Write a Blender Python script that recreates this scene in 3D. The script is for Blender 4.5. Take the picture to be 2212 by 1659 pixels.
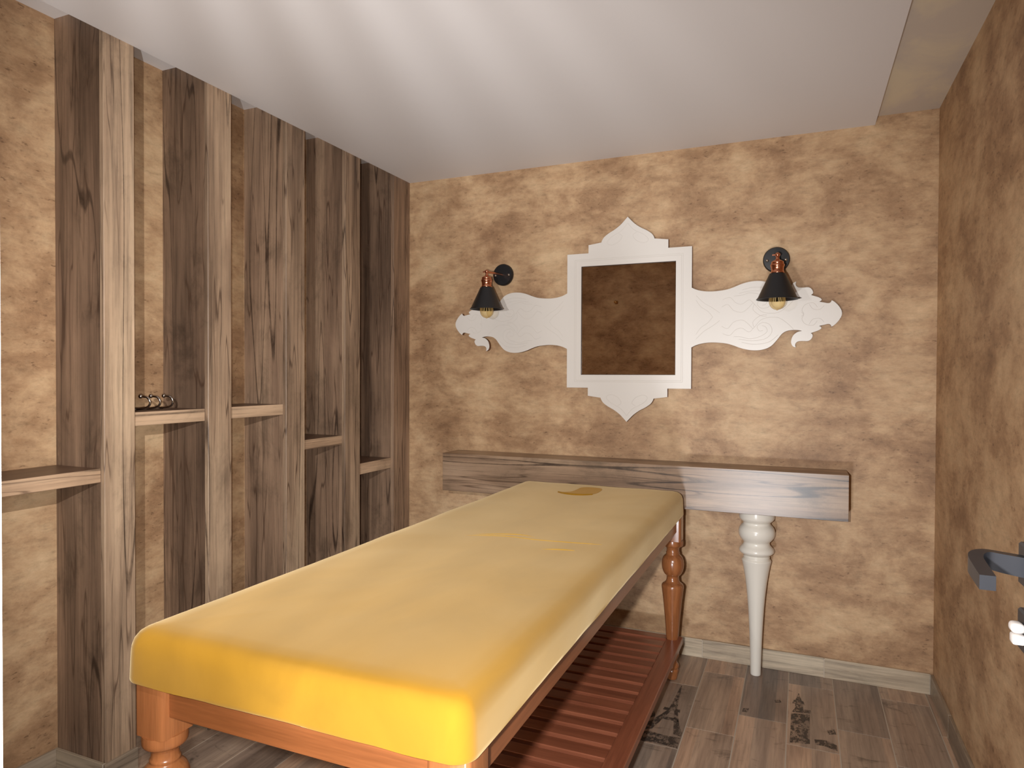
import bpy, bmesh, math, random
from mathutils import Vector, Matrix, noise

for o in list(bpy.data.objects):
    bpy.data.objects.remove(o)
SC = bpy.context.scene
COL = SC.collection
random.seed(7)
U = 0.83          # every length below is measured in units of 0.83 m; U turns it into metres

# ------------------------------------------------------------------ camera
F_PX, YAW, PITCH, ROLL = 1461.24, 0.403156, -0.012664, 0.003807
CAM = Vector((2.290054, -3.706752, 1.5))
fw = Vector((-math.sin(YAW) * math.cos(PITCH), math.cos(YAW) * math.cos(PITCH), math.sin(PITCH)))
rt = Vector((math.cos(YAW), math.sin(YAW), 0))
up = rt.cross(fw)
rt2 = rt * math.cos(ROLL) + up * math.sin(ROLL)
up2 = up * math.cos(ROLL) - rt * math.sin(ROLL)
cam_data = bpy.data.cameras.new('camera')
cam_data.sensor_width = 36.0
cam_data.lens = F_PX / 2212 * 36.0
cam_data.clip_start = 0.02
cam = bpy.data.objects.new('camera', cam_data)
COL.objects.link(cam)
M3 = Matrix((rt2, up2, -fw)).transposed()
cam.matrix_world = Matrix.Translation(CAM * U) @ M3.to_4x4()
SC.camera = cam

# ------------------------------------------------------------------ world, lights, exposure
SC.view_settings.view_transform = 'Standard'
SC.view_settings.look = 'None'
SC.view_settings.gamma = 1.0
SC.view_settings.use_curve_mapping = False
SC.view_settings.exposure = -0.15
SC.cycles.caustics_reflective = False
SC.cycles.caustics_refractive = False
world = bpy.data.worlds.new('world')
SC.world = world
world.use_nodes = True
world.node_tree.nodes['Background'].inputs[0].default_value = (0.9, 0.85, 0.8, 1)
world.node_tree.nodes['Background'].inputs[1].default_value = 0.02


def lamp(name, kind, loc, power, color, size=0.1, target=None, size_y=None, cone=130):
    d = bpy.data.lights.new(name, kind)
    d.energy = power
    d.color = color
    if kind == 'AREA':
        d.size = size
        if size_y:
            d.shape = 'RECTANGLE'
            d.size_y = size_y
    else:
        d.shadow_soft_size = size
    if kind == 'SPOT':
        d.spot_size = math.radians(cone)
        d.spot_blend = 1.0
    o = bpy.data.objects.new(name, d)
    COL.objects.link(o)
    o.location = Vector(loc) * U
    if target is not None:
        v = Vector(target) - Vector(loc)
        o.rotation_euler = v.to_track_quat('-Z', 'Y').to_euler()
    return o


# unseen corridor lamp beside the camera, at its height, and the low cold corridor light
lamp('corridor_light', 'SPOT', (2.13, -3.60, 1.45), 170, (1.0, 0.97, 0.94), 0.02, (1.0, 0, 0.7), cone=130)
lamp('corridor_low_light', 'SPOT', (1.93, -3.95, 0.25), 120, (0.93, 0.96, 1.0), 0.08, (1.2, 0, 1.3), cone=92)


# ------------------------------------------------------------------ helpers: colour and nodes
def lin(r, g, b):
    def f(c):
        c /= 255.0
        return c / 12.92 if c <= 0.04045 else ((c + 0.055) / 1.055) ** 2.4
    return (f(r), f(g), f(b), 1.0)


class NT:
    def __init__(self, name):
        self.m = bpy.data.materials.new(name)
        self.m.use_nodes = True
        self.t = self.m.node_tree
        self.t.nodes.clear()
        self.out = self.n('ShaderNodeOutputMaterial')
        self.b = self.n('ShaderNodeBsdfPrincipled')
        self.l(self.b.outputs[0], self.out.inputs[0])

    def n(self, k, **kw):
        x = self.t.nodes.new(k)
        for a, v in kw.items():
            setattr(x, a, v)
        return x

    def l(self, a, b):
        self.t.links.new(a, b)

    def coords(self, rand=False):
        tc = self.n('ShaderNodeTexCoord')
        if not rand:
            return tc.outputs['Object']
        oi = self.n('ShaderNodeObjectInfo')
        mu = self.n('ShaderNodeVectorMath', operation='MULTIPLY')
        cb = self.n('ShaderNodeCombineXYZ')
        for i in range(3):
            self.l(oi.outputs['Random'], cb.inputs[i])
        self.l(cb.outputs[0], mu.inputs[0])
        mu.inputs[1].default_value = (13.7, 29.3, 17.9)
        ad = self.n('ShaderNodeVectorMath', operation='ADD')
        self.l(tc.outputs['Object'], ad.inputs[0])
        self.l(mu.outputs[0], ad.inputs[1])
        return ad.outputs[0]

    def noise(self, co, scale, vec=(1, 1, 1), detail=6, rough=0.6, dist=0.0, off=(0, 0, 0)):
        mp = self.n('ShaderNodeMapping')
        mp.inputs['Scale'].default_value = vec
        mp.inputs['Location'].default_value = off
        self.l(co, mp.inputs[0])
        nz = self.n('ShaderNodeTexNoise')
        nz.inputs['Scale'].default_value = scale
        nz.inputs['Detail'].default_value = detail
        nz.inputs['Roughness'].default_value = rough
        nz.inputs['Distortion'].default_value = dist
        self.l(mp.outputs[0], nz.inputs[0])
        return nz.outputs[0]

    def ramp(self, fac, stops, interp='LINEAR'):
        r = self.n('ShaderNodeValToRGB')
        r.color_ramp.interpolation = interp
        e = r.color_ramp.elements
        while len(e) < len(stops):
            e.new(0.5)
        for i, (p, c) in enumerate(stops):
            e[i].position = p
            e[i].color = c if hasattr(c, '__len__') else (c, c, c, 1)
        self.l(fac, r.inputs[0])
        return r.outputs[0]

    def mix(self, fac, a, b, mode='MIX'):
        m = self.n('ShaderNodeMix', data_type='RGBA', blend_type=mode)
        if hasattr(fac, 'is_linked') or hasattr(fac, 'links'):
            self.l(fac, m.inputs[0])
        else:
            m.inputs[0].default_value = fac
        for s, v in ((6, a), (7, b)):
            if hasattr(v, 'links'):
                self.l(v, m.inputs[s])
            else:
                m.inputs[s].default_value = v
        return m.outputs[2]

    def math(self, op, a, b=None):
        m = self.n('ShaderNodeMath', operation=op)
        for i, v in enumerate((a, b)):
            if v is None:
                continue
            if hasattr(v, 'links'):
                self.l(v, m.inputs[i])
            else:
                m.inputs[i].default_value = v
        return m.outputs[0]

    def bump(self, h, strength=0.3, dist=0.002):
        b = self.n('ShaderNodeBump')
        b.inputs['Strength'].default_value = strength
        b.inputs['Distance'].default_value = dist
        self.l(h, b.inputs['Height'])
        self.l(b.outputs[0], self.b.inputs['Normal'])

    def set(self, **kw):
        for k, v in kw.items():
            k = k.replace('_', ' ')
            s = self.b.inputs[k]
            if hasattr(v, 'links'):
                self.l(v, s)
            else:
                s.default_value = v
        return self.m


def plain(name, col, rough=0.5, **kw):
    return NT(name).set(Base_Color=col, Roughness=rough, **kw)


def weathered(name, dark, mid, light, axis, crack=0.5, rough=0.5, spec=0.5, blotch=0.6, seam=None):
    """old plank print: grain along `axis`, long dark cracks, smoky blotches"""
    t = NT(name)
    co = t.coords(True)
    ai = 'xyz'.index(axis)

    def st(along, across):
        return tuple(along if i == ai else across for i in range(3))
    broad = t.noise(co, 1.0, st(0.7, 8), 3, 0.6, 0.3)
    col = t.ramp(broad, [(0.30, dark), (0.48, mid), (0.70, light)])
    streak = t.noise(co, 1.0, st(2.2, 70), 5, 0.75)
    col = t.mix(1.0, col, t.ramp(streak, [(0.28, 0.52), (0.5, 1.0), (0.75, 1.28)]), 'MULTIPLY')
    bl = t.noise(co, 1.0, st(3.4, 6), 6, 0.72, 0.3, (3.1, 1.7, 5.3))
    col = t.mix(blotch, col, t.ramp(bl, [(0.32, 0.42), (0.46, 0.92), (0.70, 1.15)]), 'MULTIPLY')
    cr = t.noise(co, 1.0, st(0.42, 9), 1, 0.4, 0.0, (7.7, 2.2, 1.1))
    ln = t.math('ABSOLUTE', t.math('SUBTRACT', cr, 0.5))
    f1 = t.math('MULTIPLY', t.ramp(ln, [(0.003, 1.0), (0.008, 0.0)]), t.ramp(bl, [(0.42, 1.0), (0.64, 0.45)]))
    cr2 = t.noise(co, 1.0, st(1.5, 30), 1, 0.5, 0.0, (1.7, 6.2, 9.1))
    ln2 = t.math('ABSOLUTE', t.math('SUBTRACT', cr2, 0.52))
    f2 = t.math('MULTIPLY', t.ramp(ln2, [(0.004, 0.8), (0.018, 0.0)]), t.ramp(broad, [(0.50, 1.0), (0.58, 0.0)]))
    col = t.mix(t.math('MULTIPLY', f2, crack), col, lin(70, 50, 37))
    col = t.mix(t.math('MULTIPLY', f1, crack), col, lin(44, 30, 22))
    return t.set(Base_Color=col, Roughness=rough, **{'Specular IOR Level': spec})


def stucco(name, off=(0, 0, 0)):
    t = NT(name)
    co = t.coords()
    a = t.noise(co, 1.0, (3.2, 3.2, 4.8), 8, 0.70, 0.2, off)
    col = t.ramp(a, [(0.30, lin(136, 104, 76)), (0.43, lin(166, 132, 99)), (0.53, lin(190, 157, 121)), (0.68, lin(212, 183, 145))])
    b = t.noise(co, 1.0, (13, 13, 40), 5, 0.8, 0.1, (off[0] + 4, off[1], off[2] + 2))
    col = t.mix(0.9, col, t.ramp(b, [(0.3, 0.70), (0.45, 0.96), (0.7, 1.16)]), 'MULTIPLY')
    s = t.noise(co, 1.0, (32, 32, 74), 2, 0.75, 0.0, off)
    sf = t.math('MULTIPLY', t.ramp(s, [(0.30, 1.0), (0.40, 0.0)]), t.ramp(a, [(0.44, 0.65), (0.54, 0.0)]))
    col = t.mix(sf, col, lin(100, 72, 51))
    return t.set(Base_Color=col, Roughness=0.55, **{'Specular IOR Level': 0.4})


def stained(name, dark, light, axis, rough=0.32):
    """varnished joinery wood"""
    t = NT(name)
    co = t.coords(True)
    ai = 'xyz'.index(axis)
    st = lambda al, ac: tuple(al if i == ai else ac for i in range(3))
    a = t.noise(co, 1.0, st(1.5, 26), 5, 0.6, 0.6)
    col = t.ramp(a, [(0.3, dark), (0.7, light)])
    f = t.noise(co, 1.0, st(10, 260), 3, 0.6)
    col = t.mix(0.7, col, t.ramp(f, [(0.3, 0.82), (0.7, 1.1)]), 'MULTIPLY')
    return t.set(Base_Color=col, Roughness=rough, Coat_Weight=0.35, Coat_Roughness=0.15)


def velvet(name, col, tint):
    t = NT(name)
    co = t.coords()
    a = t.noise(co, 1.0, (5, 2.2, 5), 5, 0.6, 0.5)
    c2 = tuple(v * 0.82 for v in col[:3]) + (1,)
    c = t.ramp(a, [(0.3, c2), (0.65, col)])
    return t.set(Base_Color=c, Roughness=0.9, Sheen_Weight=1.0, Sheen_Roughness=0.45, Sheen_Tint=tint,
                 **{'Specular IOR Level': 0.1})


def tile_mat(name):
    t = NT(name)
    co = t.coords(True)
    oi = t.n('ShaderNodeObjectInfo')
    a = t.noise(co, 1.0, (11, 1.2, 1), 4, 0.62, 0.5)
    col = t.ramp(a, [(0.28, lin(126, 109, 97)), (0.5, lin(168, 148, 131)), (0.72, lin(200, 178, 157))])
    tone = t.ramp(oi.outputs['Random'], [(0.0, (0.72, 0.74, 0.77, 1)), (0.5, (0.98, 0.95, 0.92, 1)), (1.0, (1.16, 1.06, 0.98, 1))])
    col = t.mix(1.0, col, tone, 'MULTIPLY')
    sx = t.n('ShaderNodeSeparateXYZ')
    t.l(co, sx.inputs[0])
    wn = t.n('ShaderNodeTexWhiteNoise', noise_dimensions='1D')
    t.l(t.math('SNAP', sx.outputs[0], 0.057), wn.inputs['W'])
    col = t.mix(1.0, col, t.ramp(wn.outputs[0], [(0.0, (0.80, 0.82, 0.84, 1)), (0.5, 1.0), (1.0, (1.18, 1.10, 1.04, 1))]), 'MULTIPLY')
    f = t.noise(co, 1.0, (120, 5, 1), 4, 0.7)
    col = t.mix(0.9, col, t.ramp(f, [(0.28, 0.66), (0.5, 1.0), (0.8, 1.18)]), 'MULTIPLY')
    b = t.noise(co, 1.0, (8, 15, 1), 5, 0.72, 0.8, (3, 3, 0))
    col = t.mix(0.85, col, t.ramp(b, [(0.30, 0.36), (0.42, 1.0)]), 'MULTIPLY')
    return t.set(Base_Color=col, Roughness=0.42)


def print_mat(name):
    t = NT(name)
    co = t.coords(True)
    a = t.noise(co, 1.0, (60, 36, 1), 5, 0.8)
    col = t.ramp(a, [(0.40, lin(66, 59, 54)), (0.60, lin(96, 84, 75))])
    return t.set(Base_Color=col, Roughness=0.45, Alpha=t.ramp(a, [(0.42, 0.92), (0.54, 0.10)]))


def plaster(name, base, stain, amount, edge_x=None):
    t = NT(name)
    co = t.coords()
    a = t.noise(co, 1.0, (4, 2, 2), 6, 0.6, 0.6)
    f = t.math('MULTIPLY', t.ramp(a, [(0.45, 0.0), (0.62, 1.0)]), amount)
    col = t.mix(f, base, stain)
    return t.set(Base_Color=col, Roughness=0.75)


MAT = {
    'stucco': stucco('wallpaper_stucco'),
    'stucco_side': stucco('wallpaper_stucco_side', (11, 5, 3)),
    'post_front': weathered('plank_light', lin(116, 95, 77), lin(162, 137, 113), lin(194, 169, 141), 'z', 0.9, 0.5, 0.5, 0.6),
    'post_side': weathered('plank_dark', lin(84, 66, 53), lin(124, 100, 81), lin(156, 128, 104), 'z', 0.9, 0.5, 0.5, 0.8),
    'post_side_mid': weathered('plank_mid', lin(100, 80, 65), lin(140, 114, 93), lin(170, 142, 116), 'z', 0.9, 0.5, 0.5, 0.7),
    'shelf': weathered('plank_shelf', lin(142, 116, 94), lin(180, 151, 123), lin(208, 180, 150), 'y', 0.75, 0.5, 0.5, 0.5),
    'shelf_top_shade': weathered('plank_shelf_top_shade', lin(84, 62, 50), lin(104, 80, 64), lin(122, 96, 78), 'y', 0.3, 0.4, 0.5, 0.4),  # darker copy paints the weak light from above on the tops
    'console': weathered('plank_console', lin(98, 77, 61), lin(144, 118, 95), lin(176, 150, 124), 'x', 0.9, 0.33, 0.8, 0.7),
    'base_tile': weathered('baseboard_tile', lin(136, 122, 104), lin(182, 166, 143), lin(206, 192, 168), 'x', 0.35, 0.36, 0.7, 0.4),  # lightened to paint lamp glare into the tile colour
    'base_tile_y': weathered('baseboard_tile_side', lin(106, 94, 82), lin(146, 131, 113), lin(172, 157, 138), 'y', 0.35, 0.4, 0.6, 0.4),
    'tile': tile_mat('wood_look_tile'),
    'grout': plain('grout', lin(190, 178, 162), 0.8),
    'print': print_mat('tile_print'),
    'ceiling': plain('ceiling_paint', lin(226, 224, 224), 0.8),
    'ceiling_side': plaster('ceiling_plaster', lin(206, 196, 184), lin(226, 214, 186), 0.8),
    'white': plain('white_lacquer', lin(226, 222, 216), 0.35),
    'white_leg': plain('white_leg_lacquer', lin(226, 222, 212), 0.25),
    'groove_shade': plain('engraved_line_shade', lin(217, 212, 206), 0.45),  # greyed white paints the shadow in the engraving
    'edge_brown': plain('frame_edge', lin(120, 84, 58), 0.7),  # brown for the side faces of the frame
    'mirror': plain('mirror_glass', (0.82, 0.80, 0.78, 1), 0.01, Metallic=1.0),
    'mirror_edge': plain('mirror_edge', lin(60, 50, 42), 0.4),
    'black': plain('black_metal', lin(26, 27, 30), 0.42),
    'copper': plain('copper', lin(208, 140, 110), 0.2, Metallic=1.0),
    'chrome': plain('chrome', lin(200, 195, 190), 0.12, Metallic=1.0),
    'brass': plain('brass', lin(205, 165, 110), 0.2, Metallic=1.0),
    'velvet': velvet('yellow_velvet', lin(157, 115, 30), (0.54, 0.44, 0.27, 1)),
    'velvet_highlight': velvet('crease_highlight', lin(184, 145, 62), (0.66, 0.55, 0.36, 1)),  # paler yellow paints the highlight along each crease
    'velvet_shade': velvet('ochre_velvet_shade', lin(140, 92, 28), (0.42, 0.28, 0.10, 1)),  # darker ochre paints the shade of the face hole
    'bed_x': stained('bed_wood_x', lin(112, 64, 33), lin(140, 84, 47), 'x'),
    'bed_y': stained('bed_wood_y', lin(122, 72, 44), lin(150, 92, 58), 'y'),
    'bed_z': stained('bed_wood_z', lin(128, 77, 43), lin(166, 106, 64), 'z', 0.25),
    'slat': stained('slat_wood', lin(122, 68, 48), lin(156, 94, 68), 'x', 0.35),
    'rail': stained('shelf_rail_wood', lin(122, 68, 48), lin(156, 94, 68), 'y', 0.35),
    'door': plain('door_white', lin(214, 208, 204), 0.45),
    'dark_metal': plain('anthracite_metal', lin(62, 64, 70), 0.35, Metallic=0.6),
    'dark_wall': plain('corridor_paint', lin(178, 168, 156), 0.8),
    'filament_glint': plain('bulb_highlight', lin(240, 225, 190), 0.3),  # pale colour paints the bright highlights inside the bulb
}
amber = NT('amber_glass')
tr = amber.n('ShaderNodeBsdfTransparent')
tr.inputs[0].default_value = (0.99, 0.92, 0.74, 1)
fr = amber.n('ShaderNodeLayerWeight')
fr.inputs[0].default_value = 0.25
mx = amber.n('ShaderNodeMixShader')
amber.set(Base_Color=lin(232, 196, 128), Roughness=0.05)
amber.l(fr.outputs['Facing'], mx.inputs[0])
amber.l(tr.outputs[0], mx.inputs[1])
amber.l(amber.b.outputs[0], mx.inputs[2])
amber.l(mx.outputs[0], amber.out.inputs[0])
MAT['amber'] = amber.m
rib = NT('ribbed_glass')
rt_ = rib.n('ShaderNodeBsdfTransparent')
rm_ = rib.n('ShaderNodeMixShader')
rm_.inputs[0].default_value = 0.13
rib.set(Base_Color=lin(220, 220, 220), Roughness=0.2)
rib.l(rt_.outputs[0], rm_.inputs[1])
rib.l(rib.b.outputs[0], rm_.inputs[2])
rib.l(rm_.outputs[0], rib.out.inputs[0])
MAT['lamp_glass'] = rib.m


# ------------------------------------------------------------------ helpers: objects
def tag(o, label=None, cat=None, group=None, kind=None):
    if label:
        o['label'] = label
    if cat:
        o['category'] = cat
    if group:
        o['group'] = group
    if kind:
        o['kind'] = kind
    return o


def empty(name, loc, rz=0.0):
    o = bpy.data.objects.new(name, None)
    o.empty_display_size = 0.05
    COL.objects.link(o)
    o.location = Vector(loc) * U
    o.rotation_euler = (0, 0, rz)
    return o


def origin_of(parent):
    v = Vector((0, 0, 0))
    while parent is not None:
        v += parent.location
        parent = parent.parent
    return v


def obj(name, bm, mats, parent=None, smooth=False, local=False, origin=None, angle=40):
    """bm holds positions in scene units (or local ones if local=True)"""
    bm.normal_update()
    if local:
        off = Vector((0, 0, 0))
    elif parent is not None:
        off = origin_of(parent)
    elif origin is not None:
        off = Vector(origin) * U
    else:
        xs = [v.co for v in bm.verts]
        off = Vector(((min(v.x for v in xs) + max(v.x for v in xs)) / 2, (min(v.y for v in xs) + max(v.y for v in xs)) / 2,
                      min(v.z for v in xs))) * U
    me = bpy.data.meshes.new(name)
    for v in bm.verts:
        v.co = v.co * U - off
    bm.to_mesh(me)
    bm.free()
    for m in (mats if isinstance(mats, (list, tuple)) else [mats]):
        me.materials.append(MAT[m])
    if smooth:
        for p in me.polygons:
            p.use_smooth = True
        me.set_sharp_from_angle(angle=math.radians(angle))
    o = bpy.data.objects.new(name, me)
    COL.objects.link(o)
    if parent is not None:
        o.parent = parent
    elif not local:
        o.location = off
    return o


def box(bm, x0, x1, y0, y1, z0, z1, bev=0.0, seg=1):
    r = bmesh.ops.create_cube(bm, size=1.0)
    vs = r['verts']
    for v in vs:
        v.co = Vector((x0 + (v.co.x + .5) * (x1 - x0), y0 + (v.co.y + .5) * (y1 - y0), z0 + (v.co.z + .5) * (z1 - z0)))
    if bev:
        es = list({e for v in vs for e in v.link_edges})
        bmesh.ops.bevel(bm, geom=es, offset=bev, segments=seg, affect='EDGES', profile=0.5)
    return bm


def B(*a, **k):
    return box(bmesh.new(), *a, **k)


def lathe(prof, cx=0, cy=0, n=32, cap=True):
    """prof: list of (radius, z)"""
    bm = bmesh.new()
    rings = []
    for r, z in prof:
        rings.append([bm.verts.new((cx + r * math.cos(2 * math.pi * i / n), cy + r * math.sin(2 * math.pi * i / n), z)) for i in range(n)])
    for a, b in zip(rings, rings[1:]):
        for i in range(n):
            bm.faces.new((a[i], a[(i + 1) % n], b[(i + 1) % n], b[i]))
    if cap:
        bm.faces.new(rings[0][::-1])
        bm.faces.new(rings[-1])
    bmesh.ops.recalc_face_normals(bm, faces=bm.faces)
    return bm


def smooth_prof(pts, k=4):
    out = []
    for i in range(len(pts) - 1):
        p0, p1, p2, p3 = pts[max(i - 1, 0)], pts[i], pts[i + 1], pts[min(i + 2, len(pts) - 1)]
        for j in range(k):
            s = j / k
            out.append(tuple(0.5 * (2 * p1[c] + (p2[c] - p0[c]) * s + (2 * p0[c] - 5 * p1[c] + 4 * p2[c] - p3[c]) * s * s +
                                    (3 * p1[c] - p0[c] - 3 * p2[c] + p3[c]) * s ** 3) for c in range(len(p1))))
    out.append(pts[-1])
    return out


def tube(bm, path, rad, n=10):
    path = [Vector(p) for p in path]
    rads = rad if isinstance(rad, (list, tuple)) else [rad] * len(path)
    rings = []
    side = None
    for i, p in enumerate(path):
        d = (path[min(i + 1, len(path) - 1)] - path[max(i - 1, 0)]).normalized()
        if side is None:
            side = d.orthogonal().normalized()
        side = (side - d * side.dot(d)).normalized()
        w = d.cross(side)
        rings.append([bm.verts.new(p + (side * math.cos(2 * math.pi * j / n) + w * math.sin(2 * math.pi * j / n)) * rads[i]) for j in range(n)])
    for a, b in zip(rings, rings[1:]):
        for j in range(n):
            bm.faces.new((a[j], a[(j + 1) % n], b[(j + 1) % n], b[j]))
    bm.faces.new(rings[0][::-1])
    bm.faces.new(rings[-1])
    bmesh.ops.recalc_face_normals(bm, faces=bm.faces)
    return bm


def plate(outer, holes, y0, y1):
    """flat plate in the xz plane between y0 (front) and y1 (back); side faces get material 1"""
    bm = bmesh.new()
    es = []
    for loop in [outer] + holes:
        vs = [bm.verts.new((x, y0, z)) for x, z in loop]
        es += [bm.edges.new((vs[i], vs[(i + 1) % len(vs)])) for i in range(len(vs))]
    bmesh.ops.triangle_fill(bm, use_beauty=True, use_dissolve=False, edges=es)
    fs = list(bm.faces)
    r = bmesh.ops.extrude_face_region(bm, geom=fs)
    nv = [g for g in r['geom'] if isinstance(g, bmesh.types.BMVert)]
    for v in nv:
        v.co.y = y1
    bmesh.ops.recalc_face_normals(bm, faces=bm.faces)
    bm.normal_update()
    for f in bm.faces:
        if abs(f.normal.y) < 0.5:
            f.material_index = 1
    return bm


def structure(o, label, cat):
    return tag(o, label, cat, kind='structure')


# ------------------------------------------------------------------ room shell
HC, HR, HL = 2.717, 2.757, 2.815          # dropped ceiling, soffit on the right, cove on the left
XW, XR, XC = -0.265, 2.8775, 2.611        # left wall, right wall, right edge of the dropped ceiling
YN = -3.34                                # wall with the doorway
POSTS = [(-2.545, -2.420), (-2.054, -1.932), (-1.592, -1.465), (-1.124, -0.990), (-0.665, -0.526), (-0.186, -0.001)]

floor = structure(obj('floor', B(XW, XR, YN - .15, 0, -0.12, -0.0015), 'grout', origin=(0, 0, 0)),
                  'floor of grey-brown wood-look plank tiles with pale grout', 'floor')
structure(obj('wall_back', B(XW - .15, XR + .15, 0, 0.15, -0.12, 3.0), 'stucco', origin=(0, 0, 0)),
          'mottled tan stucco wall behind the mirror and the beam console', 'wall')
structure(obj('wall_left', B(XW - .15, XW, -7.6, 0, -0.12, 3.05), 'stucco_side', origin=(0, 0, 0)),
          'mottled tan stucco wall between the dark timber posts', 'wall')
structure(obj('wall_right', B(XR, XR + .15, -7.6, 0, -0.12, 3.05), 'stucco_side', origin=(0, 0.7, 0)),
          'mottled tan stucco wall at the right edge beside the door handle', 'wall')
DX0, DX1, DZ = 1.60, 2.60, 2.45
bm = B(XW, DX0, YN - .15, YN, 0, HL)
box(bm, DX1, XR, YN - .15, YN, 0, HL)
box(bm, DX0, DX1, YN - .15, YN, DZ, HL)
structure(obj('wall_front', bm, 'stucco', origin=(0, 0, 0)), 'brown stucco wall with doorway, seen only reflected in the mirror', 'wall')
fr_ = structure(empty('trim_1', (2.1, YN, 0)), 'white door frame, a pale sliver at the left edge of the picture', 'door frame')
obj('jamb', B(1.60, 1.624, YN - .15, YN + .015, 0, DZ - .02), 'door', fr_)
obj('architrave', B(1.555, 1.60, YN, YN + .015, 0, DZ + .04), 'door', fr_)
obj('head', B(1.60, DX1 + .05, YN - .0005, YN + .015, DZ - .02, DZ + .04), 'door', fr_)
structure(obj('wall_corridor', B(XW, XR, -7.6, -7.45, 0, HL), 'dark_wall'), 'plain corridor wall behind the viewer', 'wall')
structure(obj('floor', B(XW, XR, -7.45, YN - .15, -.12, -.001), 'dark_wall'), 'plain corridor floor behind the viewer', 'floor')
structure(obj('ceiling', B(0, XC, YN, 0, HC, HC + .035), 'ceiling'), 'large white dropped ceiling panel over the room', 'ceiling')
structure(obj('ceiling', B(XC - .06, XR, YN, 0, HR, HR + .25), 'ceiling_side', origin=(2.6, 0, HR)),
          'stained pale plaster ceiling strip along the right wall', 'ceiling')
structure(obj('ceiling', B(XW, XC - .06, YN, 0, HL, HL + .2), 'ceiling', origin=(0, 0, HL)),
          'narrow grey ceiling strip glimpsed between the timber posts', 'ceiling')
structure(obj('ceiling', B(XW, XR, -7.45, YN, HL, HL + .2), 'dark_wall'), 'plain corridor ceiling behind the viewer', 'ceiling')

# floor tiles: 0.2 wide rows, 0.593 long, each row with its own joints
full = None
J = 0.0048
TL = 0.593
ROW0 = {8: -0.367, 9: -0.174, 10: -0.567, 11: -0.147, 12: -0.532, 13: -0.145, 14: -0.419}
named = {}
x_rows = [(1.85 + 0.199 * (k - 9), k) for k in range(-2, 15)]
for xr, k in x_rows:
    xa, xb = max(xr, XW), min(xr + 0.199, XR)
    if xb - xa < 0.015:
        continue
    y = ROW0.get(k, -random.uniform(0.08, 0.56))
    hi = 0.0
    while hi > YN - .15:
        lo = max(y, YN - .15)
        if hi - lo > 0.02:
            whole = abs((hi - lo) - TL) < 1e-4 and abs(xb - xa - 0.199) < 1e-4
            if whole and full is not None:
                o = bpy.data.objects.new('tile', full)
                COL.objects.link(o)
                o.parent = floor
            else:
                hx, hy = (xb - xa - J) / 2, (hi - lo - J) / 2
                bmt = B(-hx, hx, -hy, hy, -0.008, 0.0)
                o = obj('tile', bmt, 'tile', local=True)
                o.parent = floor
                if whole:
                    full = o.data
            o.location = Vector(((xa + xb) / 2, (lo + hi) / 2, 0)) * U
            named[(k, round(hi, 3))] = o
        hi = y
        y -= TL


def flat_print(tile, polys):
    """printed picture on one tile, a film 0.3 mm thick"""
    c = tile.location / U
    bm = bmesh.new()
    for poly in polys:
        vs = [bm.verts.new((x - c.x, y - c.y, 0.0002)) for x, y in poly]
        f = bm.faces.new(vs)
        if f.normal.z < 0:
            f.normal_flip()
    bm.normal_update()
    for f in bm.faces:
        if f.normal.z < 0:
            f.normal_flip()
    bmesh.ops.triangulate(bm, faces=bm.faces)
    r = bmesh.ops.extrude_face_region(bm, geom=list(bm.faces))
    for g in r['geom']:
        if isinstance(g, bmesh.types.BMVert):
            g.co.z = 0.0005
    bmesh.ops.recalc_face_normals(bm, faces=bm.faces)
    o = obj('tile_print', bm, 'print', local=True)
    o.parent = tile
    o['label'] = 'faded dark print of a tower on the tile'
    return o


t1 = named.get((8, -0.367))
if t1:
    flat_print(t1, [
        [(1.770, -.385), (1.775, -.385), (1.783, -.52), (1.792, -.63), (1.757, -.63), (1.764, -.52)],
        [(1.735, -.63), (1.806, -.63), (1.808, -.655), (1.733, -.655)],
        [(1.752, -.655), (1.768, -.655), (1.748, -.74), (1.722, -.84), (1.660, -.88), (1.660, -.84), (1.705, -.77), (1.735, -.70)],
        [(1.782, -.655), (1.799, -.655), (1.812, -.72), (1.830, -.79), (1.845, -.83), (1.845, -.86), (1.812, -.85), (1.798, -.76)],
        [(1.735, -.715), (1.812, -.715), (1.817, -.74), (1.728, -.74)],
        [(1.660, -.89), (1.72, -.865), (1.78, -.875), (1.845, -.87), (1.845, -.955), (1.76, -.945), (1.70, -.955), (1.660, -.945)],
        [(1.680, -.70), (1.705, -.69), (1.712, -.73), (1.690, -.76), (1.668, -.745)],
    ])
t2 = named.get((11, -0.147))
if t2:
    flat_print(t2, [
        [(2.292, -.245), (2.296, -.245), (2.308, -.32), (2.281, -.32)],
        [(2.274, -.32), (2.314, -.32), (2.322, -.36), (2.268, -.36)],
        [(2.280, -.36), (2.312, -.36), (2.314, -.405), (2.344, -.40), (2.343, -.43), (2.266, -.45), (2.280, -.40)],
        [(2.264, -.46), (2.340, -.445), (2.338, -.705), (2.262, -.725)],
        [(2.355, -.66), (2.40, -.645), (2.440, -.675), (2.440, -.72), (2.395, -.70), (2.36, -.70)],
        [(2.405, -.56), (2.436, -.54), (2.440, -.58), (2.412, -.595)],
    ])
t3 = named.get((10, 0.0))
if t3:
    flat_print(t3, [[(2.190, -.36), (2.215, -.35), (2.222, -.372), (2.196, -.385)],
                    [(2.064, -.50), (2.088, -.49), (2.086, -.53), (2.062, -.535)]])

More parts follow.
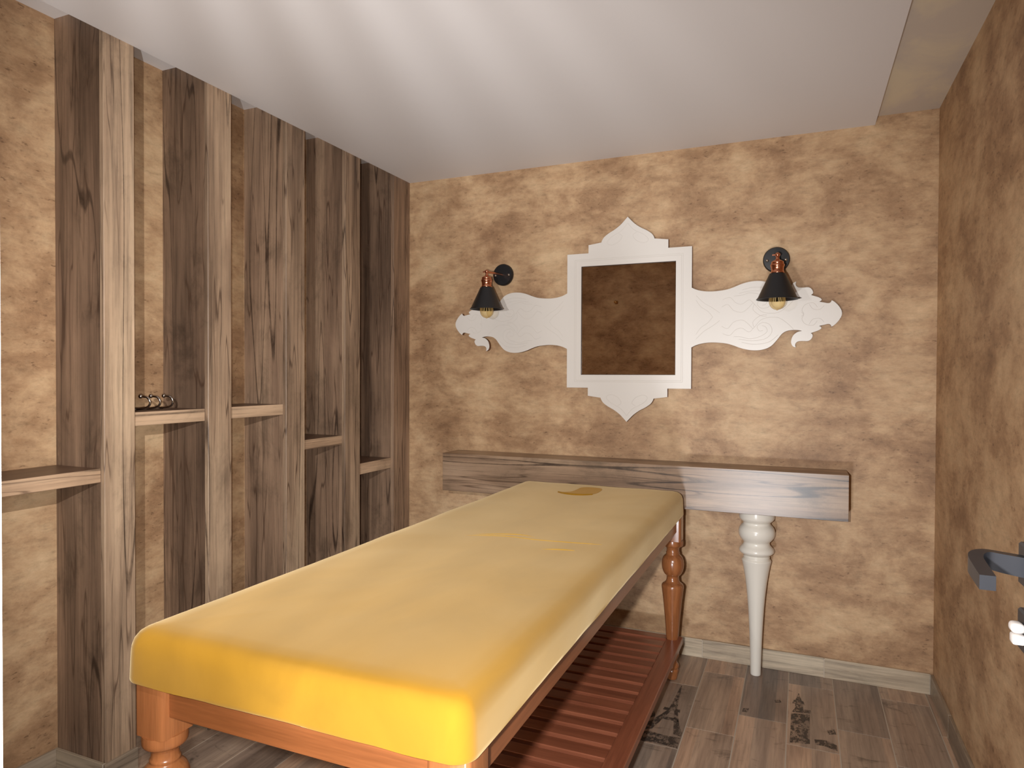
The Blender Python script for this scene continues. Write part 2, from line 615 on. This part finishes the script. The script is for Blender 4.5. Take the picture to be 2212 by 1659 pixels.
# baseboards: tile pieces on every wall
BH = 0.098
bb = structure(empty('baseboard_back', (1.4, 0, 0)), 'wood-look tile baseboard along the back wall, glare painted pale', 'baseboard')
xs = [0.0, .052, .642, 1.231, 1.821, 2.410, XR - .012]
for a, b in zip(xs, xs[1:]):
    obj('baseboard_tile', B(a + .002, b - .002, -.012, 0, 0, BH, .0012), 'base_tile', bb)
obj('grout_line', B(0, XR - .012, -.0105, 0, 0, BH - .003), 'grout', bb)
bb = structure(empty('baseboard_right', (XR, -1.5, 0)), 'grey wood-look tile baseboard along the right wall', 'baseboard')
ys = [-.0125, -.43, -1.02, -1.61, -2.2, -2.8, YN]
for a, b in zip(ys, ys[1:]):
    obj('baseboard_tile', B(XR - .012, XR, b + .002, a - .002, 0, BH, .0012), 'base_tile_y', bb)
obj('grout_line', B(XR - .0105, XR, YN, -.012, 0, BH - .003), 'grout', bb)
bb = structure(empty('baseboard_left', (XW, -1.5, 0)), 'grey wood-look tile baseboard around the feet of the posts', 'baseboard')
for i, (a, b) in enumerate(POSTS):
    obj('baseboard_tile', B(0.0, .011, a - .010, b - (.012 if i == 5 else 0), 0, BH, .001), 'base_tile_y', bb)
    if i:
        obj('baseboard_tile', B(XW, -.001, a - .011, a, 0, BH, .001), 'base_tile', bb)
        obj('corner_grout', B(-.001, .0, a - .012, a, 0, BH), 'grout', bb)
        obj('baseboard_tile', B(XW, XW + .011, POSTS[i - 1][1], a - .011, 0, BH, .001), 'base_tile_y', bb)

# ------------------------------------------------------------------ timber posts and shelves on the left
post_words = ['just left of the picture, holding the lowest left shelf', 'nearest in full view, beside the lowest left shelf', 'between the two highest shelves',
              'third in full view, right of the highest shelves', 'fourth in full view, left of the lowest shelf', 'in the corner against the back wall']
for i, (a, b) in enumerate(POSTS):
    p = empty('timber_post', (-.13, (a + b) / 2, 0))
    tag(p, 'square weathered timber post ' + post_words[i], 'post', 'timber posts along the left wall')
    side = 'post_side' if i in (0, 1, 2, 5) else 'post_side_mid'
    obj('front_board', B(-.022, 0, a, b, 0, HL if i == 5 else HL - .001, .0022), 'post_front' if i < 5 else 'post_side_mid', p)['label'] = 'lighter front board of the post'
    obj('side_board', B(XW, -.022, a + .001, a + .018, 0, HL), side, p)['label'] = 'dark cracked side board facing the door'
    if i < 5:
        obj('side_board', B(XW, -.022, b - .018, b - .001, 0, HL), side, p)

SHELF = [(0, 1, 1.160, .050, 'low wooden shelf at the far left edge between posts'),
         (1, 2, 1.355, .052, 'upper wooden shelf with the metal hooks lying on it'),
         (2, 3, 1.356, .051, 'empty upper wooden shelf right of the one with hooks'),
         (3, 4, 1.168, .050, 'short wooden shelf one step below the upper shelves'),
         (4, 5, .993, .062, 'lowest wooden shelf, nearest the back wall corner')]
for i, j, zt, th, lab in SHELF:
    y0, y1 = POSTS[i][1], POSTS[j][0]
    bm = B(XW + .001, -.018, y0 + .001, y1 - .001, zt - th, zt, .0015)
    bm.normal_update()
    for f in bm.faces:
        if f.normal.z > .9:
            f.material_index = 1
    tag(obj('wall_shelf', bm, ['shelf', 'shelf_top_shade']), lab, 'shelf', 'shelves between the posts')

# three hooks on a bar, lying on the second shelf
hk = empty('coat_hook_rail', (-.13, -1.76, 1.3555))
tag(hk, 'three chrome coat hooks on a bar lying on a shelf', 'coat hook')
obj('bar', B(-.160, -.140, -1.838, -1.692, 1.3555, 1.362, .002), 'chrome', hk)
for yy in (-1.818, -1.772, -1.712):
    path = smooth_prof([(-.150, yy, 1.362), (-.125, yy + .008, 1.3625), (-.099, yy + .018, 1.369), (-.088, yy + .020, 1.387), (-.096, yy + .014, 1.406), (-.116, yy + .004, 1.411)], 4)
    hkk = obj('hook', tube(bmesh.new(), path, .0042, 10), 'chrome', hk, True)
    bm = bmesh.new()
    bmesh.ops.create_icosphere(bm, subdivisions=2, radius=.0085, matrix=Matrix.Translation((-.119, yy + .002, 1.411)))
    obj('ball_tip', bm, 'chrome', hkk, True)

# ------------------------------------------------------------------ massage table
bed = empty('massage_table', (1.335, -1.47, 0))
tag(bed, 'wooden massage table with turned legs and a yellow velvet cover', 'massage table')
BX0, BX1, BY0, BY1 = .899, 1.766, -2.668, -.270


def ring(inset, z, r0=.045, nx=26, ny=64, nc=8):
    x0, x1, y0, y1 = BX0 + inset, BX1 - inset, BY0 + inset, BY1 - inset
    r = max(r0 - inset * .6, .012)
    pts = []
    cs = [((x1 - r, y1 - r), 0), ((x0 + r, y1 - r), 90), ((x0 + r, y0 + r), 180), ((x1 - r, y0 + r), 270)]
    cnt = [nx, ny, nx, ny]
    for q, ((cx, cy), a0) in enumerate(cs):
        arc = [(cx + r * math.cos(math.radians(a0 + 90 * i / nc)), cy + r * math.sin(math.radians(a0 + 90 * i / nc))) for i in range(nc + 1)]
        pts += arc
        (nx_, ny_), a1 = cs[(q + 1) % 4]
        nxt = (nx_ + r * math.cos(math.radians(a1)), ny_ + r * math.sin(math.radians(a1)))
        for i in range(1, cnt[q]):
            s = i / cnt[q]
            pts.append((arc[-1][0] + (nxt[0] - arc[-1][0]) * s, arc[-1][1] + (nxt[1] - arc[-1][1]) * s))
    return [(x, y, z) for x, y in pts]


levels = [(.030, .8190), (.0012, .8160), (.0, .8185), (.0, .826), (.001, .850), (.002, .875), (.004, .893), (.009, .908), (.017, .919), (.028, .926), (.042, .930),
          (.075, .9315), (.12, .932), (.18, .9325), (.25, .933), (.32, .933), (.39, .933)]
bm = bmesh.new()
rings = []
for li, (ins, z) in enumerate(levels):
    vs = []
    for x, y, zz in ring(ins, z):
        q = Vector((x * 5, y * 5, zz * 9))
        n1 = noise.noise(q)
        n2 = noise.noise(Vector((x * 14, y * 14, zz * 20)))
        if li <= 1:
            zz += .003 * n1 + .0015 * n2
        elif li < 8:
            d = Vector((x - 1.335, 0, 0)) if abs(x - 1.335) > .40 else Vector((0, y + 1.47, 0))
            d.normalize()
            x += d.x * (.004 * n1 + .001 * n2)
            y += d.y * (.004 * n1 + .001 * n2)
            if li <= 3:
                zz += .003 * n1 + .0015 * n2
        else:
            zz += .0022 * noise.noise(Vector((x * 6, y * 4, 2))) + .0007 * n2
        vs.append(bm.verts.new((x, y, zz)))
    rings.append(vs)
n = len(rings[0])
for a, b in zip(rings, rings[1:]):
    for i in range(n):
        bm.faces.new((a[i], a[(i + 1) % n], b[(i + 1) % n], b[i]))
bm.faces.new(rings[-1])
bm.faces.new(rings[0][::-1])
bmesh.ops.recalc_face_normals(bm, faces=bm.faces)
cov = obj('velvet_cover', bm, 'velvet', bed, True, angle=50)
cov['label'] = 'yellow velvet fitted cover over the padded top'

# face hole under the cover: raised patch, shade painted dark ochre to look sunken, with a fold
bm = bmesh.new()
pts = [(1.215, -.602), (1.245, -.625), (1.285, -.637), (1.335, -.632), (1.375, -.606), (1.392, -.56), (1.394, -.50), (1.388, -.45), (1.372, -.415),
       (1.335, -.402), (1.30, -.405), (1.275, -.43), (1.272, -.48), (1.268, -.55), (1.250, -.58)]
pts = smooth_prof([(a, b, 0) for a, b in pts] + [(pts[0][0], pts[0][1], 0)], 3)[:-1]
vs = [bm.verts.new((x, y, .9335)) for x, y, _ in pts]
f = bm.faces.new(vs)
bm.normal_update()
if f.normal.z < 0:
    f.normal_flip()
r = bmesh.ops.inset_region(bm, faces=[f], thickness=.012, depth=0)
for v in f.verts:
    v.co.z -= .0004
r = bmesh.ops.extrude_face_region(bm, geom=list(bm.faces))
for g in r['geom']:
    if isinstance(g, bmesh.types.BMVert):
        g.co.z += .0016
bmesh.ops.recalc_face_normals(bm, faces=bm.faces)
fh = obj('face_hole_shade', bm, 'velvet_shade', cov, True)
fh['label'] = 'face hole in the cover, its shade painted dark ochre'
bm = bmesh.new()
tube(bm, smooth_prof([(1.213, -.603, .935), (1.25, -.630, .936), (1.295, -.642, .936), (1.345, -.636, .936), (1.384, -.606, .935)], 4), .0045, 6)
obj('fold', bm, 'velvet', cov, True)
# creases across the top, their highlight painted in paler velvet
for path in ([(1.19, -1.575, .932), (1.33, -1.53, .933), (1.46, -1.535, .933), (1.58, -1.52, .933), (1.68, -1.50, .932)],
             [(1.22, -1.545, .932), (1.36, -1.49, .933), (1.45, -1.50, .932)],
             [(1.50, -1.65, .932), (1.57, -1.625, .933), (1.62, -1.61, .932)]):
    P = smooth_prof(path, 5)
    m = len(P) - 1
    obj('crease', tube(bmesh.new(), P, [.0005 + .0022 * math.sin(math.pi * i / m) for i in range(m + 1)], 6), 'velvet_highlight', cov, True)

# aprons, legs
AZ0, AZ1 = .737, .822
obj('apron', B(.99, 1.69, -2.632, -2.604, AZ0, AZ1, .002), 'bed_x', bed)
obj('apron', B(.99, 1.69, -.336, -.308, AZ0, AZ1, .002), 'bed_x', bed)
obj('apron', B(1.712, 1.740, -2.585, -.36, AZ0, AZ1, .002), 'bed_y', bed)
obj('apron', B(.938, .966, -2.585, -.36, AZ0, AZ1, .002), 'bed_y', bed)
leg_prof = [(.020, .001), (.0245, .003), (.027, .022), (.030, .036), (.0315, .046), (.028, .054), (.0325, .060), (.0325, .072), (.026, .082), (.022, .094), (.026, .104),
            (.032, .116), (.033, .130), (.028, .142), (.026, .150), (.0265, .16), (.0275, .19), (.031, .222), (.0355, .285), (.041, .345), (.0465, .400), (.0530, .452), (.0535, .462),
            (.051, .470), (.044, .476), (.036, .482), (.031, .492), (.0295, .505), (.0305, .513), (.038, .520), (.046, .533), (.0520, .552), (.0535, .572), (.0515, .592), (.045, .608),
            (.036, .617), (.032, .622), (.0335, .628), (.0305, .634), (.0300, .648), (.0335, .654), (.0350, .658), (.0460, .662), (.0495, .672), (.0490, .690)]
lp = smooth_prof(leg_prof, 2)
for lx in (.964, 1.716):
    for ly in (-2.606, -.323):
        lg = obj('leg', lathe(lp, lx, ly, 36), 'bed_z', bed, True, angle=50)
        bm = B(lx - .044, lx + .044, ly - .044, ly + .044, .690, .822)
        es = [e for e in bm.edges if abs((e.verts[0].co - e.verts[1].co).z) > .1]
        bmesh.ops.bevel(bm, geom=es, offset=.010, segments=3, affect='EDGES', profile=0.5)
        obj('leg_block', bm, 'bed_z', lg, True)

# slatted shelf between the legs
SZ = .200
obj('shelf_rail', B(1.690, 1.762, -2.645, -.285, SZ - .034, SZ, .003), 'rail', bed)
obj('shelf_rail', B(.911, .983, -2.645, -.285, SZ - .034, SZ, .003), 'rail', bed)
obj('shelf_rail', B(.983, 1.690, -.345, -.285, SZ - .034, SZ, .003), 'slat', bed)
obj('shelf_rail', B(.983, 1.690, -2.645, -2.585, SZ - .034, SZ, .003), 'slat', bed)
y = -.362
slat_me = None
while y - .066 > -2.585:
    if slat_me is None:
        o = obj('slat', B(.983, 1.690, y - .066, y, SZ - .022, SZ - .005, .003), 'slat', bed)
        slat_me, y_first = o.data, y
    else:
        o = bpy.data.objects.new('slat', slat_me)
        COL.objects.link(o)
        o.parent = bed
        o.location = (0, (y - y_first) * U, 0)
    y -= .0873

# ------------------------------------------------------------------ beam console on a white turned leg
con = empty('console_table', (1.43, -.1, 0))
tag(con, 'thick weathered timber beam console on a white turned leg under the mirror', 'console table')
bm = B(.351, 2.502, -.200, -.001, .822, 1.041, .0015)
obj('beam', bm, 'console', con)
wl = [(.021, .0), (.0245, .002), (.0255, .02), (.028, .12), (.031, .20), (.036, .30), (.0425, .39), (.052, .475), (.0625, .540), (.0695, .573), (.0700, .580), (.066, .585), (.062, .590),
      (.0640, .597), (.0600, .603), (.0645, .608), (.075, .614), (.082, .622), (.083, .631), (.078, .642), (.067, .654), (.0625, .665), (.064, .673), (.073, .683), (.082, .697), (.0865, .714), (.0855, .732),
      (.079, .747), (.070, .757), (.0655, .763), (.066, .771), (.0745, .778), (.0825, .788), (.0845, .800), (.0845, .822)]
obj('leg', lathe(smooth_prof(wl, 3), 2.094, -.108, 48), 'white_leg', con, True, angle=60)['label'] = 'white lacquered turned leg tapering to the floor'

# ------------------------------------------------------------------ mirror
MX, MZ = 1.409, 1.8105
Q = [(0.3468, 0.378), (0.3468, 0.1582), (0.3729, 0.1458), (0.4072, 0.1371), (0.4481, 0.1335), (0.4887, 0.1356), (0.5289, 0.1411), (0.5622, 0.152), (0.5953, 0.1649), (0.6281, 0.1735),
     (0.6606, 0.1773), (0.6928, 0.1756), (0.7216, 0.1678), (0.7438, 0.1545), (0.7626, 0.1344), (0.7782, 0.1143), (0.7938, 0.0944), (0.8156, 0.0813), (0.8436, 0.0773), (0.8684, 0.0785),
     (0.8857, 0.0829), (0.8654, 0.0878), (0.8469, 0.1022), (0.8378, 0.1221), (0.8361, 0.1423), (0.8443, 0.1592), (0.858, 0.1647), (0.8548, 0.1546), (0.8578, 0.1426), (0.8688, 0.1347),
     (0.8904, 0.1331), (0.913, 0.1335), (0.927, 0.125), (0.9342, 0.1106), (0.9329, 0.1006), (0.9255, 0.0951), (0.9358, 0.0907), (0.957, 0.0832), (0.9708, 0.0749), (0.9731, 0.0663),
     (0.9628, 0.0595), (0.9838, 0.0554), (1.003, 0.0512), (1.0138, 0.0548), (1.0186, 0.0648), (1.0316, 0.0566), (1.0492, 0.0374), (1.062, 0.0149), (1.0648, 0.0)]
SHARP = {0, 1, 20, 26, 35, 40, 44}
Qs = []
seg = [0]
for i, pt in enumerate(Q):
    seg_end = i in SHARP or i == len(Q) - 1
    if seg_end and i > 0:
        part = Q[seg[-1]:i + 1]
        Qs += (smooth_prof(part, 3) if len(part) > 2 else part)[:-1]
        seg.append(i)
Qs.append(Q[-1])
FIN = [(0.2222, .378), (0.2222, .4235), (0.148, .4335)] + smooth_prof([(.146, .441), (.1325, .4615), (.105, .4815), (.072, .4995), (.040, .5225), (.018, .5445), (0.0, .5640)], 4)
quarter = FIN[::-1] + Qs                       # from the bottom tip to the right-hand tip (x >= 0, downwards)
br = [(x, -z) for x, z in quarter]
tr = [(x, z) for x, z in quarter[::-1]][1:]
right = br + tr
left = [(-x, z) for x, z in right[::-1]][1:-1]
outer = [(MX + x, MZ + z) for x, z in right + left]
HW, HH = .2635, .3055
hole = [(MX - HW, MZ - HH), (MX + HW, MZ - HH), (MX + HW, MZ + HH), (MX - HW, MZ + HH)]
mir = empty('wall_mirror', (MX, 0, MZ - .564))
tag(mir, 'square wall mirror in a winged white frame with pointed arches', 'mirror')
frame = obj('frame', plate(outer, [hole], -.030, -.004), ['white', 'edge_brown'], mir)
frame['label'] = 'white cut-out frame with scrolled wings'
obj('mirror_glass', B(MX - HW - .004, MX + HW + .004, -.022, -.006, MZ - HH - .004, MZ + HH + .004), 'mirror', mir)
bm = bmesh.new()
w = .0028
box(bm, MX - HW, MX - HW + w, -.0225, -.021, MZ - HH, MZ + HH)
box(bm, MX + HW - w, MX + HW, -.0225, -.021, MZ - HH, MZ + HH)
box(bm, MX - HW + w, MX + HW - w, -.0225, -.021, MZ - HH, MZ - HH + w)
box(bm, MX - HW + w, MX + HW - w, -.0225, -.021, MZ + HH - w, MZ + HH)
obj('mirror_edge', bm, 'mirror_edge', mir)


def ridge(bm, pts, hw=.0009):
    pts = [Vector((MX + x, -.0300, MZ + z)) for x, z in pts]
    L, R, T = [], [], []
    for i, p in enumerate(pts):
        d = (pts[min(i + 1, len(pts) - 1)] - pts[max(i - 1, 0)]).normalized()
        nrm = Vector((d.z, 0, -d.x))
        L.append(bm.verts.new(p - nrm * hw))
        R.append(bm.verts.new(p + nrm * hw))
        T.append(bm.verts.new(p + Vector((0, -.0006, 0))))
    for i in range(len(pts) - 1):
        bm.faces.new((L[i], L[i + 1], T[i + 1], T[i]))
        bm.faces.new((T[i], T[i + 1], R[i + 1], R[i]))
    return bm


scroll = [
    [(.60, .135), (.66, .146), (.73, .136), (.775, .10)],
    [(.585, .118), (.65, .128), (.715, .118), (.745, .085), (.735, .048), (.70, .036), (.675, .055), (.685, .078), (.703, .076)],
    [(.56, .105), (.60, .108), (.64, .118), (.69, .106), (.722, .083), (.715, .058), (.697, .052)],
    [(.505, .088), (.54, .098), (.57, .070), (.60, .062), (.635, .082), (.66, .060), (.70, .018), (.77, .012), (.82, .045), (.848, .076)],
    [(.50, .05), (.53, .062), (.56, .03), (.60, .02), (.63, .04), (.655, .068)],
    [(.66, .060), (.655, .03), (.69, .0), (.72, -.004)],
    [(.955, .034), (.935, .056), (.90, .048), (.885, .022), (.893, .002), (.882, -.010)],
    [(.985, .040), (.965, .022), (.935, .026), (.918, .05)],
    [(.37, .09), (.395, .055), (.43, .03), (.455, .0)],
    [(.37, .115), (.41, .075), (.45, .05), (.49, .02)],
]
for sx in (1, -1):
    bm = bmesh.new()
    for line in scroll:
        P = smooth_prof(line, 6)
        for sz in (1, -1):
            ridge(bm, [(sx * x, sz * z) for x, z in P])
    obj('carved_scroll', bm, 'groove_shade', mir, True)['label'] = 'fine engraved scrollwork on the wing'
bm = bmesh.new()
for d in (.030, .038):
    ridge(bm, [(-HW - d, -HH - d), (HW + d, -HH - d)])
    ridge(bm, [(HW + d, -HH - d), (HW + d, HH + d)])
    ridge(bm, [(HW + d, HH + d), (-HW - d, HH + d)])
    ridge(bm, [(-HW - d, HH + d), (-HW - d, -HH - d)])
for sz in (1, -1):
    for sx in (1, -1):
        ridge(bm, [(sx * x, sz * z) for x, z in smooth_prof([(.0, .53), (.035, .49), (.09, .46), (.115, .43), (.09, .415), (.05, .43), (.03, .46), (.05, .475)], 5)])
obj('carved_border', bm, 'groove_shade', mir, True)


# ------------------------------------------------------------------ black and copper wall lamps
def sconce(x, z, rz, label):
    s = empty('wall_sconce', (x, -.001, z), rz)
    tag(s, label, 'wall lamp', 'black cone wall lamps beside the mirror')
    D = -.215
    # base plate, facing the room (local coordinates, +y is the wall)
    prof = [(.058, 0.0), (.064, .004), (.064, .022), (.060, .027), (.0, .029)]
    bm = lathe(prof, n=40, cap=False)
    bmesh.ops.rotate(bm, verts=bm.verts, cent=(0, 0, 0), matrix=Matrix.Rotation(math.radians(90), 3, 'X'))
    bmesh.ops.remove_doubles(bm, verts=bm.verts, dist=1e-5)
    base = obj('base_plate', bm, 'black', s, True, local=True)
    for sx in (-1, 1):
        bm = bmesh.new()
        bmesh.ops.create_uvsphere(bm, u_segments=12, v_segments=8, radius=.008, matrix=Matrix.Translation((sx * .044, -.027, -.004)))
        obj('screw', bm, 'chrome', base, True, local=True)
    obj('arm', tube(bmesh.new(), [(0, -.02, 0), (0, -.06, -.001), (0, -.12, -.004), (0, D, -.010)], .0065, 12), 'copper', s, True, local=True)
    bm = bmesh.new()
    bmesh.ops.create_uvsphere(bm, u_segments=16, v_segments=10, radius=.0115, matrix=Matrix.Translation((0, D, -.008)))
    tube(bm, [(-.024, D, -.008), (.012, D, -.008)], .004, 8)
    obj('swivel', bm, 'copper', s, True, local=True)
    obj('socket', lathe(smooth_prof([(.007, -.012), (.0085, -.030), (.016, -.034), (.027, -.041), (.0285, -.047), (.027, -.051), (.031, -.053), (.0325, -.060), (.0305, -.066),
                                     (.0285, -.072), (.0285, -.088), (.031, -.091), (.031, -.096), (.027, -.100), (.027, -.108)], 2), 0, D, 32), 'copper', s, True, local=True, angle=50)
    shade = lathe([(.026, -.096), (.036, -.098), (.038, -.102), (.089, -.213), (.0950, -.219), (.0960, -.222), (.0935, -.2225), (.087, -.2155), (.0345, -.104), (.024, -.102)], 0, D, 48, cap=False)
    obj('shade', shade, 'black', s, True, local=True, angle=35)
    bp = smooth_prof([(.0125, -.125), (.0135, -.150), (.020, -.170), (.031, -.192), (.0375, -.214), (.0385, -.228), (.0355, -.246), (.028, -.259), (.016, -.2685), (.006, -.2715), (.0025, -.2745)], 3)
    bulb = obj('bulb', lathe(bp, 0, D, 28), 'amber', s, True, local=True, angle=80)
    bm = bmesh.new()
    for q in range(6):
        a = q * math.pi / 3
        tube(bm, [(.006 * math.cos(a), D + .006 * math.sin(a), -.165), (.018 * math.cos(a), D + .018 * math.sin(a), -.235)], .0011, 5)
    obj('filament', bm, 'filament_glint', bulb, False, local=True)
    obj('lamp_cap', lathe([(.014, -.108), (.014, -.128)], 0, D, 20), 'copper', bulb, True, local=True)
    return s


sconce(.657, 2.098, math.radians(-4), 'black cone wall lamp with copper socket left of the mirror')
sconce(2.171, 2.0915, math.radians(3.4), 'black cone wall lamp with copper socket right of the mirror')

# ------------------------------------------------------------------ open door at the right edge
XD = 2.612
door = structure(empty('door_1', (XD, YN, 0)), 'white open door at the right edge with dark lever handle', 'door')
obj('leaf', B(XD, XD + .05, YN + .01, -2.447, .012, 2.43, .002), 'door', door)
rose = obj('rose', B(XD - .015, XD, -2.523, -2.459, 1.187, 1.251, .003), 'dark_metal', door)
bm = bmesh.new()
path = smooth_prof([(2.600, -2.492, 1.2195), (2.570, -2.490, 1.223), (2.550, -2.492, 1.226), (2.536, -2.505, 1.226), (2.529, -2.528, 1.225), (2.527, -2.57, 1.223), (2.526, -2.612, 1.221)], 4)
rings = []
for i, p in enumerate(path):
    p = Vector(p)
    d = (Vector(path[min(i + 1, len(path) - 1)]) - Vector(path[max(i - 1, 0)])).normalized()
    w = Vector((0, 0, 1)).cross(d).normalized()
    s = i / (len(path) - 1)
    hz = .015 - .005 * s
    hw = .0095
    rings.append([bm.verts.new(p + w * a * hw + Vector((0, 0, b * hz))) for a, b in ((-1, -1), (1, -1), (1, 1), (-1, 1))])
for a, b in zip(rings, rings[1:]):
    for j in range(4):
        bm.faces.new((a[j], a[(j + 1) % 4], b[(j + 1) % 4], b[j]))
bm.faces.new(rings[0][::-1])
bm.faces.new(rings[-1])
bmesh.ops.recalc_face_normals(bm, faces=bm.faces)
obj('lever_handle', bm, 'dark_metal', door, True, angle=50)['label'] = 'anthracite lever handle curving back'
obj('lock_plate', B(XD - .015, XD, -2.523, -2.459, 1.089, 1.151, .003), 'dark_metal', door)
bm = B(XD - .030, XD - .014, -2.500, -2.480, 1.104, 1.119, .003, 2)
box(bm, XD - .032, XD - .014, -2.502, -2.478, 1.121, 1.136, .006, 3)
obj('thumb_turn', bm, 'door', door, True)['label'] = 'pale thumb turn of the lock'

# ------------------------------------------------------------------ things only seen in the mirror or by their light
hkm = empty('robe_hook', (.497, YN, 2.26))
tag(hkm, 'small brass robe hook reflected in the mirror', 'hook')
obj('plate', B(.480, .514, YN, YN + .006, 2.258, 2.292, .003), 'brass', hkm)
obj('stem', tube(bmesh.new(), [(.497, YN + .005, 2.275), (.497, YN + .04, 2.275)], .007, 10), 'brass', hkm, True)
bm = bmesh.new()
bmesh.ops.create_uvsphere(bm, u_segments=14, v_segments=10, radius=.016, matrix=Matrix.Translation((.497, YN + .046, 2.275)))
obj('knob', bm, 'brass', hkm, True)

LA = Vector((1.40, YN + .075, 1.67))
wl_ = empty('ribbed_wall_lamp', (LA.x, YN, 1.50))
tag(wl_, 'ribbed glass wall lamp beside the doorway behind the viewer', 'wall lamp')
obj('back_plate', B(LA.x - .05, LA.x + .05, YN, YN + .010, 1.50, 1.60, .003), 'brass', wl_)
obj('tray', lathe([(.012, 1.505), (.060, 1.510), (.060, 1.516), (.012, 1.516)], LA.x, LA.y, 32), 'brass', wl_, True)
obj('bracket', B(LA.x - .008, LA.x + .008, YN + .01, LA.y - .012, 1.505, 1.509), 'brass', wl_)
bm = bmesh.new()
arc = [math.radians(180 + 180 * i / 16) for i in range(17)]
lo = [bm.verts.new((LA.x + .060 * math.cos(a), LA.y + .060 * math.sin(a), 1.516)) for a in arc]
hi = [bm.verts.new((LA.x + .060 * math.cos(a), LA.y + .060 * math.sin(a), 1.86)) for a in arc]
for i in range(16):
    bm.faces.new((lo[i], lo[i + 1], hi[i + 1], hi[i]))
r = bmesh.ops.solidify(bm, geom=list(bm.faces), thickness=.002)
obj('light_shield', bm, 'white', wl_, True)  # curved shield added to keep lamp light off the doorway wall
STEP = 2 * math.pi / 38
for i in range(1, 18):
    a0 = STEP * (i + .42)
    bm = bmesh.new()
    q = [(LA.x + r_ * math.cos(a), LA.y + r_ * math.sin(a), z) for z in (1.516, 1.90) for r_, a in ((.054, a0), (.054, a0 + STEP * .5), (.057, a0 + STEP * .5), (.057, a0))]
    vs = [bm.verts.new(c) for c in q]
    for f in ((3, 2, 1, 0), (4, 5, 6, 7), (0, 1, 5, 4), (1, 2, 6, 5), (2, 3, 7, 6), (3, 0, 4, 7)):
        bm.faces.new([vs[k] for k in f])
    obj('rib', bm, 'lamp_glass', wl_)
lamp('ribbed_wall_lamp_light', 'SPOT', LA, 90, (1.0, 0.97, 0.95), 0.0016, (-0.9, 0, 2.15), cone=130)
